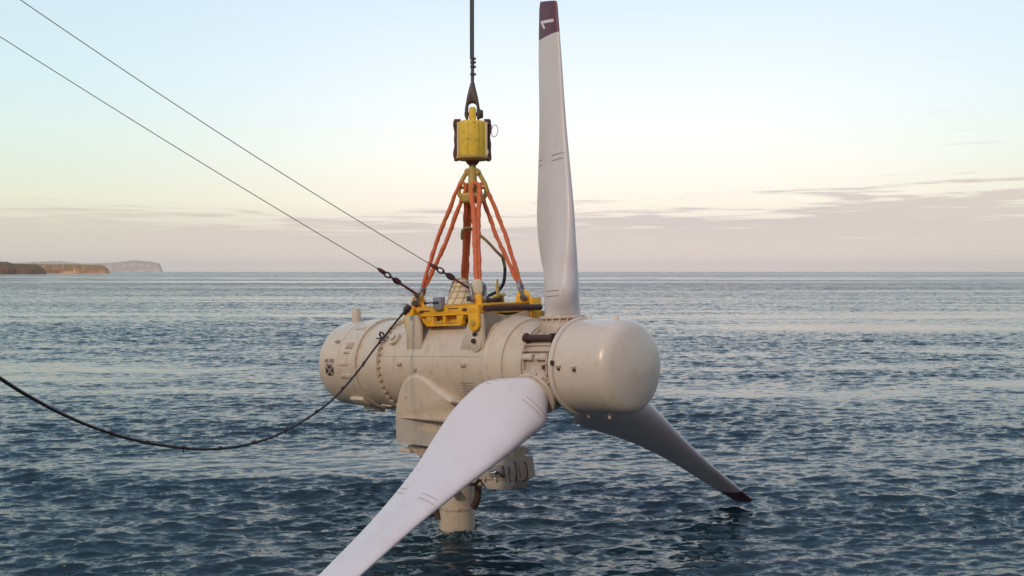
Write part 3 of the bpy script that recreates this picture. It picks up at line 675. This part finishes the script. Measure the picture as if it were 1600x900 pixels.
# corners
corners = {'A': (XA,-WY), 'B': (XB,-WY), 'C': (XB,WY), 'D': (XA,WY)}
for k, (x, y) in corners.items():
    dg = Vector((x-XM, y, 0)).normalized(); nn = Vector((-dg.y, dg.x, 0))
    poly = [(-.24,-.42),(-.24,.0)]+[(.20*math.cos(q)-.03, .0+.20*math.sin(q)+.02) for q in np.linspace(math.pi, 0, 9)]+[(.20,-.42)]
    b = MB(); b.prism(poly, (x, y, ZP), dg, (0,0,1), nn, .10 if k != 'B' else .13); 
    for s in (-1, 1): b.cyl(Vector((x,y,ZP))+nn*.05*s, Vector((x,y,ZP))+nn*.10*s, .12, n=24)
    fbuild(b, 'pad_eye', 'yellow', bevel=.012)
    sg = -1 if y < 0 else 1; front = x > XM and y < 0; yo = 1.235 if front else 1.04; xo = x+(.28 if front else (-.12 if x < XM else .02))
    b = MB(); pp = [(-.20,.34),(.20,.34),(.20,-.10)]+[(.20*math.cos(q), -.12+.20*math.sin(q)) for q in np.linspace(0, -math.pi, 9)]+[(-.20,-.10)]
    b.prism(pp, (xo, sg*yo, 1.26), (1,0,0), (0,0,1), (0,1,0), .09)
    b.box((xo, sg*(yo/2+.45), 1.50), (.38,yo-.80,.20))
    
    fbuild(b, 'pin_plate', 'yellow', bevel=.014)
    b = MB(); b.cyl((xo, sg*(yo+.02), 1.16), (xo, sg*(yo+.08), 1.16), .085, n=20); fbuild(b, 'pin', 'brassy', bevel=.012)
b = MB(); b.box((-3.55,-1.0,1.70), (.34,.16,.34)); fbuild(b, 'control_box', 'grey', bevel=.015)
b = MB(); b.cyl((-4.05,-1.10,1.73), (-3.45,-1.12,1.73), .022, n=8); b.cyl((-4.05,-1.10,1.73), (-3.98,-1.10,1.73), .035, n=8); fbuild(b, 'control_bar', 'chain')
b = MB(); b.box((-3.0,.25,1.62),(.30,.30,.34)); b.cyl((-2.85,.5,1.5),(-2.85,.5,2.15),.05,n=12); b.cyl((-2.85,.5,2.1),(-2.85,.5,2.3),.03,n=12); b.box((-2.75,.45,1.7),(.22,.18,.22)); b.cyl((-2.9,.35,1.8),(-2.5,.42,1.86),.045,n=12)
fbuild(b, 'valve_stand', 'brassy', bevel=.012)
b = MB(); b.box((-2.95,.0,1.74),(.34,.34,.24)); b.box((-2.7,.28,1.68),(.26,.3,.2)); b.cyl((-3.1,-.1,1.62),(-2.55,.4,1.64),.09,n=12); fbuild(b, 'valve_block', 'rubber', bevel=.04)
b = MB(); b.prism([(-.25,0),(.05,.5),(.12,.48),(.10,0)], (-2.7,-.25,1.5), (0,1,0), (0,0,1), (1,0,0), .04); fbuild(b, 'gusset_plate', 'steel', bevel=.01)
# white padding over the near front pad eye
bpad = MB(); x, y = corners['B']; dg = Vector((x-XM, y, 0)).normalized(); nn = Vector((-dg.y, dg.x, 0))
bpad.prism([(-.11,.0),(-.15,.28),(-.09,.38),(.07,.38),(.12,.26),(.10,.0)], (x, y, ZP+.12), nn, (0,0,1), dg, .3); 
fbuild(bpad, 'canvas_pad', 'cloth', bevel=.05)

# netting bundle on the frame
nb = MB(); ctr = Vector((-4.38, .46, 1.56)); rings = []
for j, (h_, r_) in enumerate([(0,.40),(.12,.41),(.3,.33),(.48,.28),(.62,.25),(.74,.22),(.82,.17),(.86,.06)]):
    rings.append([ctr+Vector((math.cos(q)*r_*(1+.10*math.sin(3*q+j)), math.sin(q)*r_*(1+.08*math.cos(4*q+j*.7)), h_)) for q in [2*math.pi*k/28 for k in range(28)]])
NBo = T(ctr)
nb.ring_loft(rings)
TT = lambda pts: [T(p) for p in pts]
nb.v = [tuple(T(p)) for p in nb.v]; bun = nb.build('canvas_bundle', M_['cloth'], None, loc=NBo, sharp=80)
tag(bun, 'cream canvas bundle under tan netting at the back corner of the yellow frame', 'bundle')
b = MB()
for k in range(0, 28, 3): b.tube(TT([rings[j][(k+j) % 28] + (rings[j][(k+j) % 28]-ctr-Vector((0,0,rings[j][0].z-ctr.z)))*.04 for j in range(8)]), .012, 6)
for j in range(1, 7): b.tube(TT([p+(p-ctr-Vector((0,0,p.z-ctr.z)))*.04 for p in rings[j]]), .011, 6, closed=True)
b.v = [tuple(Vector(p)-NBo) for p in b.v]; b.build('netting', M_['net'], bun)

# ------------------------------------------------------------------ SLINGS, SHACKLES
APX = Vector((-3.12, 0, 4.62))    # where the slings gather
UPW = (TM.to_3x3().inverted() @ Vector((0,0,1))).normalized()
apx0 = Vector((-3.42, 0, 4.66))
# gather point right above the frame centre, plumb in the world
apexw = T((XM, 0, 1.76)); apexw = Vector((T((-3.12,0,4.9)).x, T((-3.12,0,4.9)).y, 0))
AX, AY = apexw.x, apexw.y
def wp(z): return Vector((AX, AY, CAM_Z+z))       # a point on the hoist's plumb line, z metres above the eye
lab = {'A': ('left', 'at the rear near corner beside the tag line'), 'B': ('near', 'in front of the others with white pad'), 'C': ('right', 'at the front far corner by the upright blade'), 'D': ('back', 'at the far rear corner by the netted bundle')}
sl_label = {'A': 'orange doubled sling slanting down to the leftmost corner of the yellow frame', 'B': 'bright orange sling hanging straight down to the nearest frame corner with white pad',
            'C': 'orange doubled sling slanting down to the right corner of the frame beside the upright blade', 'D': 'darker orange sling going down into the netted canvas bundle'}
sh_label = {'A': 'grey shackle at the leftmost corner of the yellow frame, red strop tied beside it', 'B': 'large grey shackle seen face on around the white canvas pad',
            'C': 'grey shackle on the right corner of the yellow frame nearest the upright blade', 'D': 'grey shackle behind the netted canvas bundle'}
top_off = {'A': (-.27, -.06), 'B': (.08, -.22), 'C': (.27, .05), 'D': (-.10, .20)}
for k, (x, y) in corners.items():
    pin = T((x, y, ZP)); ox, oy = top_off[k]; tp = wp(2.30)+Vector((ox, oy, 0))
    up = (tp-pin).normalized()
    dg = Vector((x-XM, y, 0)).normalized(); nn = TM.to_3x3() @ Vector((-dg.y, dg.x, 0)); nn = (nn-up*nn.dot(up)).normalized()
    se = bpy.data.objects.new('shackle', None); C.objects.link(se); se.location = pin; se.empty_display_size = .2
    tag(se, sh_label[k], 'shackle', 'shackles joining slings to the frame')
    path = [nn*(-.155)+up*(-.02), nn*(-.165)+up*.16]+[nn*(-math.cos(q)*.185)+up*(.26+.20*math.sin(q)) for q in np.linspace(.1, math.pi-.1, 13)]+[nn*.165+up*.16, nn*.155+up*(-.02)]
    b = MB(); b.tube(path, .052, 12); 
    for s in (-1, 1): b.cyl(nn*.155*s-nn*.045, nn*.155*s+nn*.045, .095, n=18)
    b.build('bow', M_['steel'], se)
    b = MB(); b.cyl(-nn*.26, nn*.26, .06, n=16); b.cyl(nn*.23, nn*.29, .085, n=6); b.cyl(-nn*.29, -nn*.25, .075, n=16); b.build('pin', M_['socket'], se)
    # endless sling, doubled
    lo = pin+up*.44; L = (tp-lo).length; side = up.cross(Vector((0,1,0))).normalized()
    if k in 'BD': gap_lo, gap_mid, gap_hi, rad = .035, .040, .08, .072
    else: gap_lo, gap_mid, gap_hi, rad = .03, .12, .10, .058
    rr_ = random.Random(ord(k)); path = []; rad_ = []
    N_ = 26; fw = up.cross(side).normalized()
    for s in (1, -1):
        for i in range(N_+1):
            t_ = i/N_ if s > 0 else 1-i/N_
            g = gap_lo+(gap_mid-gap_lo)*min(1, t_*2.2) if t_ < .5 else gap_mid+(gap_hi-gap_mid)*((t_-.5)*2)**1.5
            if k == 'B' and t_ > .62: g = .040+.07*min(1, (t_-.62)/.3)
            p = lo+up*(L*t_)+side*(s*g)+fw*(s*.02)+side*rr_.uniform(-.010,.010)
            path.append(p); rad_.append(rad*(1+rr_.uniform(-.13,.13))*(.80 if t_ < .05 else 1)*(1.0 if t_ < .9 else .85))
        if s > 0:
            for q in (.25,.5,.75): path.append(tp+up*.10*math.sin(q*math.pi)+side*gap_hi*math.cos(q*math.pi)); rad_.append(rad*.8)
        else:
            for q in (.25,.5,.75): path.append(lo-up*.07*math.sin(q*math.pi)-side*gap_lo*math.cos(q*math.pi)); rad_.append(rad*.9)
    b = MB(); b.tube(path, rad_, 12, closed=True); o = b.build('lifting_sling', M_['sling'], None, loc=lo, sharp=80)
    tag(o, sl_label[k], 'sling', 'orange slings between frame and hook')

# yellow link head the slings hang on
hd = bpy.data.objects.new('link_head', None); C.objects.link(hd); hd.location = wp(2.0)
tag(hd, 'faded yellow steel link head with curved cheeks gathering the orange slings', 'link head')
def hb(b, name, mat, **kw): b.v = [tuple(Vector(p)-wp(2.0)) for p in b.v]; return b.build(name, M_[mat], hd, **kw)
b = MB(); b.tube([wp(2.97), wp(2.80), wp(2.78), wp(2.2), wp(2.0)], [.095,.10,.115,.125,.15], 24); b.box(wp(2.72), (.16,.20,.10)); hb(b, 'stem', 'brassy', bevel=.01)
for s in (-1, 1):
    b = MB(); P = [(.10,2.78),(.18,2.66),(.26,2.52),(.345,2.36),(.375,2.20),(.34,2.06),(.24,1.98),(.10,1.96)]
    b.tube(catmull([wp(z)+Vector((s*x, .02*s, 0)) for x, z in P], 4), .062, 12); b.box(wp(2.70)+Vector((s*.14,0,0)), (.10,.16,.16), Matrix.Rotation(R(38*s),3,'Y')); hb(b, 'cheek_link', 'brassy')
b = MB(); b.lathe([(1.86,.10),(1.86,.27),(1.90,.31),(2.05,.33),(2.12,.27),(2.14,.1)], o=(AX,AY,CAM_Z), ax=(0,0,1), n=40); hb(b, 'spreader_drum', 'brassy')
b = MB(); b.cyl(wp(2.28)+Vector((-.36,0,0)), wp(2.28)+Vector((.36,0,0)), .05, n=16); b.cyl(wp(2.28)+Vector((0,-.30,0)), wp(2.28)+Vector((0,.30,0)), .05, n=16); hb(b, 'cross_pin', 'brassy')

# yellow swivel block
sw = bpy.data.objects.new('swivel_block', None); C.objects.link(sw); sw.location = wp(2.97)
tag(sw, 'scuffed yellow drum-shaped swivel block with dark red side bumpers under the wire socket', 'swivel block')
def sb(b, name, mat, **kw): b.v = [tuple(Vector(p)-wp(2.97)) for p in b.v]; return b.build(name, M_[mat], sw, **kw)
b = MB(); b.lathe([(3.12,.38),(3.14,.40),(4.02,.40),(4.06,.37),(4.06,.05)], o=(AX,AY,CAM_Z), ax=(0,0,1), n=40); sb(b, 'housing', 'oldyellow', bevel=.01)
b = MB()
for q in range(0, 360, 40):
    d = Vector((math.cos(R(q+12)), math.sin(R(q+12)), 0)); b.box(wp(3.6)+d*.40, (.035,.05,.86), Matrix.Rotation(R(q+12),3,'Z'))
sb(b, 'rib', 'oldyellow', bevel=.008)
b = MB(); b.lathe([(2.97,.05),(2.97,.16),(3.02,.22),(3.03,.43),(3.06,.46),(3.11,.46),(3.13,.42),(3.14,.2)], o=(AX,AY,CAM_Z), ax=(0,0,1), n=48); sb(b, 'bottom_plate', 'brassy')
b = MB(); b.cyl(wp(2.90), wp(3.0), .13, .20, n=24); sb(b, 'swivel_boss', 'rust')
for s in (-1, 1):
    b = MB(); P = [wp(3.02+1.08*t)+Vector((s*(.455+.012*math.sin(9*t)), -.06, 0)) for t in np.linspace(0, 1, 16)]
    b.tube(P, [.052+.012*math.sin(17*t+s) for t in np.linspace(0, 1, 16)], 10); b.box(wp(4.08)+Vector((s*.40,-.05,0)), (.17,.16,.08)); b.box(wp(3.98)+Vector((s*.43,-.06,0)), (.1,.2,.05)); b.cyl(wp(2.98)+Vector((s*.44,-.1,0)), wp(3.05)+Vector((s*.44,-.1,0)), .055, n=10)
    sb(b, 'side_bumper', 'rust', bevel=.008)
    b = MB(); b.cyl(wp(3.05)+Vector((s*.385,-.19,0)), wp(4.02)+Vector((s*.385,-.19,0)), .028, n=8); sb(b, 'guard_pipe', 'cloth')
b = MB(); b.prism([(-.10,4.04),(.10,4.04),(.095,4.42),(.06,4.46),(-.06,4.46),(-.095,4.42)], (AX,AY,CAM_Z), (1,0,0), (0,0,1), (0,1,0), .12); sb(b, 'top_lug', 'oldyellow', bevel=.015)
b = MB(); b.tube([wp(3.83)+Vector((.60+.075*math.cos(q)+.045*math.sin(q), -.1, -.03+.15*math.sin(q)-.06*math.cos(q))) for q in np.linspace(0, 6.283, 22)[:-1]], .010, 6, closed=True)
b.tube([wp(3.97)+Vector((.44,-.08,0)), wp(3.96)+Vector((.52,-.1,0))], .022, 6); sb(b, 'wire_loop', 'steel')

# wire socket and hoist rope
so = bpy.data.objects.new('wire_socket', None); C.objects.link(so); so.location = wp(4.1)
tag(so, 'dark steel open wire socket pinned to the lug above the yellow block', 'wire socket')
def sk(b, name, mat, **kw): b.v = [tuple(Vector(p)-wp(4.1)) for p in b.v]; return b.build(name, M_[mat], so, **kw)
b = MB(); outer = [(-.075,5.03),(-.15,4.72),(-.205,4.40),(-.215,4.22),(-.17,4.10),(-.115,4.14),(-.115,4.40),(-.11,4.50),(-.08,4.555),(0,4.58),(.07,4.555),(.11,4.50),(.115,4.40),(.115,4.14),(.17,4.10),(.215,4.22),(.205,4.40),(.15,4.72),(.075,5.03)]
b.prism(outer, (AX,AY,CAM_Z), (1,0,0), (0,0,1), (0,1,0), .22); sk(b, 'body', 'socket', bevel=.035, segs=3)
b = MB(); b.cyl(wp(4.27)+Vector((-.22,0,0)), wp(4.27)+Vector((.27,0,0)), .05, n=16); b.cyl(wp(4.27)+Vector((.17,0,0)), wp(4.27)+Vector((.29,0,0)), .14, .10, n=20); sk(b, 'pin', 'socket', bevel=.01)
b = MB(); b.tube([wp(5.0), wp(5.08), wp(5.12)], [.075,.07,.05], 16); sk(b, 'collar', 'socket')
hr = MB(); hr.tube([wp(5.05), wp(5.6), wp(12), wp(26)], .047, 14)
ho = hr.build('hoist_rope', M_['wire'], None, loc=wp(5.05)); tag(ho, 'thick vertical steel hoist rope rising out of the picture above the wire socket', 'rope')
b = MB(); b.tube([Vector((-.052,-.03,.72)), Vector((-.052,-.03,7)), Vector((-.052,-.03,20.9))], .018, 8); b.build('signal_line', M_['wire'], ho)
b = MB()
for z in (.50,.62,.72,.30): b.tube([Vector((.0,0,z-.03)), Vector((.0,0,z+.03))], .064, 12); b.cyl((.05,-.02,z-.02),(.09,-.03,z+.01),.03,n=8)
b.build('rope_clamp', M_['socket'], ho)

# hydraulic hose round the slings
def w_line(name, mat, P, r, label, cat, group=None, k=10, n=10):
    pts = catmull(P, k); b = MB(); b.tube(pts, r if not hasattr(r,'__len__') else list(np.interp(np.linspace(0,1,len(pts)), np.linspace(0,1,len(r)), r)), n)
    o = b.build(name, M_[mat], None, loc=pts[0], sharp=80)
    if label: tag(o, label, cat, group)
    return o
hz = [(722,374,24.6),(723,360,24.5),(733,356,24.5),(745,364,24.6),(760,376,24.6),(776,393,24.6),(786,404,24.5),(789,420,24.5),(787,441,24.4),(779,454,24.4),(770,459,24.3),(764,462,24.2)]
hs = w_line('hydraulic_hose', 'hose', [ray(*q) for q in hz[:8]], .042, 'tan and black hydraulic hose curling behind the slings down to the frame', 'hose')
b = MB(); b.tube(catmull([ray(*q)-hs.location for q in hz[6:]], 6), .046, 10); b.build('black_sleeve', M_['cable'], hs)

# tag lines
def tag_line(P0, P1, P2, strop_w, label, depth_end):
    # P0: far off end (towards the ship), P1: where rope meets the chain, P2: where the strop is made fast
    e = bpy.data.objects.new('tag_line', None); C.objects.link(e); e.location = P2; tag(e, label, 'rope', 'tag lines running to the ship')
    N_ = 40; pts = []
    for i in range(N_+1):
        t_ = i/N_; p = P1.lerp(P0, t_); p.z -= depth_end*math.sin(math.pi*min(1, t_))*1.0; pts.append(p-P2)
    b = MB(); b.tube(pts, list(np.linspace(.011, .0068, N_+1)), 8); b.build('rope', M_['tag'], e)
    d = (P2-P1); L = d.length; d.normalize(); s1 = d.cross(Vector((0,1,0))).normalized(); s2 = d.cross(s1)
    P1r = P1-P2
    b = MB()
    b.tube([P1r-d*.10, P1r-d*.02, P1r+d*.12, P1r+d*.18], [.018,.05,.062,.03], 10); b.build('thimble', M_['strop'], e)
    b = MB()
    def link(c, u, v, a=.105, w2=.055, r=.024):
        b.tube([c+u*a*math.cos(q)+v*w2*math.sin(q) for q in np.linspace(0, 2*math.pi, 19)[:-1]], r, 8, closed=True)
    c = P1r+d*.25; link(c, d, s1, .105, .062, .022); link(c+d*.15, d, s2, .085, .045, .024); link(c+d*.32, d, s1, .12, .055, .028); 
    b.build('chain', M_['chain'], e)
    b = MB(); q0 = P1r+d*.42; b.tube([q0, q0+d*.1, q0+d*.3, (q0)*.5, Vector((0,0,0))], [.028,strop_w,strop_w*.85,strop_w*.8,strop_w], 10); b.tube([Vector((0,0,0)), Vector((.03,-.03,-.08))], [strop_w*1.6, strop_w*1.1], 10)
    b.build('strop', M_['strop'], e)
A_ = ray(650,459,24.15); B_ = ray(736,452,23.6)
tag_line(ray(-420,-212,13.0), ray(594,422,23.6), A_, .042, 'lower tag line from upper left ending in red strop at leftmost corner of yellow frame', .10)
tag_line(ray(-400,-300,12.0), ray(676,415,23.2), B_, .036, 'upper tag line passing in front of the left sling to the corner with white pad', .19)

# umbilical cable
uc = [(-260,405,9.5),(-120,512,11.0),(0,591,12.2),(45,619,12.8),(100,648,13.6),(150,669,14.4),(205,686,15.2),(262,697,16.1),(320,702,17.0),(375,697,17.9),(425,683,18.8),(475,657,19.8),(520,624,20.9),(556,584,21.9),(585,545,22.7),(603,523,23.2),(621,500,23.6),(635,484,23.9),(640,478,24.2)]
um = w_line('umbilical_cable', 'cable', [ray(*q) for q in uc], [.027,.027,.027,.026,.026], 'long black cable sagging over the water from left edge to the yellow frame', 'cable', k=8)
b = MB()
for i in range(5, 17):
    p = ray(*uc[i])-um.location; q = ray(*uc[i+1])-um.location; m_ = p.lerp(q, .4); dd = (q-p).normalized()
    b.tube([m_, m_+dd*.06], .037, 8)
    if i in (7, 10, 13): b.tube([m_+Vector((0,0,.02)), m_+dd*.03+Vector((0,-.02,-.10))], .012, 6)
b.build('cable_tie', M_['rubber'], um)
b = MB(); p = ray(637,482,24.0)-um.location; b.tube([p+Vector((-.10,0,-.16)), p+Vector((-.03,0,-.04)), p+Vector((.05,0,.08))], [.05,.10,.09], 12); b.build('cable_gland', M_['rubber'], um)

# ------------------------------------------------------------------ haze
HZ = 3.6e-5
if HZ:
    b = MB(); b.box((0, 6900, 80), (17000, 20000, 168)); b.v = [(x, y, z if z > 0 else -4.5) for x, y, z in b.v]
    hm = bpy.data.materials.new('haze_air'); hm.use_nodes = True; t = hm.node_tree; t.nodes.remove(t.nodes['Principled BSDF'])
    pv = t.nodes.new('ShaderNodeVolumePrincipled'); pv.inputs['Color'].default_value = (.93,.93,.95,1); pv.inputs['Density'].default_value = HZ
    pv.inputs['Anisotropy'].default_value = .2
    t.links.new(pv.outputs[0], t.nodes['Material Output'].inputs['Volume'])
    hz_o = b.build('haze', hm); hz_o['kind'] = 'stuff'
scene.cycles.volume_bounces = 1

# ------------------------------------------------------------------ every loose bolt, plate, clamp, rib and mark is a part of its own
def split(o):
    me = o.data; n = len(me.vertices); par = list(range(n))
    def find(a):
        while par[a] != a: par[a] = par[par[a]]; a = par[a]
        return a
    for e in me.edges:
        a, b_ = find(e.vertices[0]), find(e.vertices[1])
        if a != b_: par[a] = b_
    groups = {}
    for p in me.polygons: groups.setdefault(find(p.vertices[0]), []).append(p.index)
    if len(groups) < 2: return
    bm0 = bmesh.new(); bm0.from_mesh(me)
    base_name = o.name.split('.')[0]
    for gi, faces in enumerate(groups.values()):
        fs_ = set(faces); bm = bm0.copy(); bm.faces.ensure_lookup_table()
        bmesh.ops.delete(bm, geom=[f for f in bm.faces if f.index not in fs_], context='FACES')
        m2 = bpy.data.meshes.new(base_name); bm.to_mesh(m2); bm.free(); m2.materials.append(me.materials[0])
        if gi == 0: o.data = m2
        else:
            q = bpy.data.objects.new(base_name, m2); C.objects.link(q); q.location = o.location; q.parent = o.parent; q.matrix_parent_inverse = o.matrix_parent_inverse
    bm0.free()
names = ('fender_bracket', 'flange_bolts', 'ring_bolts', 'access_plate', 'rope_clamp', 'cable_tie', 'casting_ribs', 'gauge_lines', 'small_lettering', 'latch', 'latch_gear', 'rib', 'locking_pin', 'notice_lines')
ren = {'flange_bolts': 'bolt', 'ring_bolts': 'bolt', 'casting_ribs': 'casting_rib', 'gauge_lines': 'gauge_line', 'notice_lines': 'notice_line'}
for o in list(bpy.data.objects):
    k = o.name.split('.')[0]
    if o.type == 'MESH' and k in names:
        if k in ren: o.name = ren[k]
        split(o)
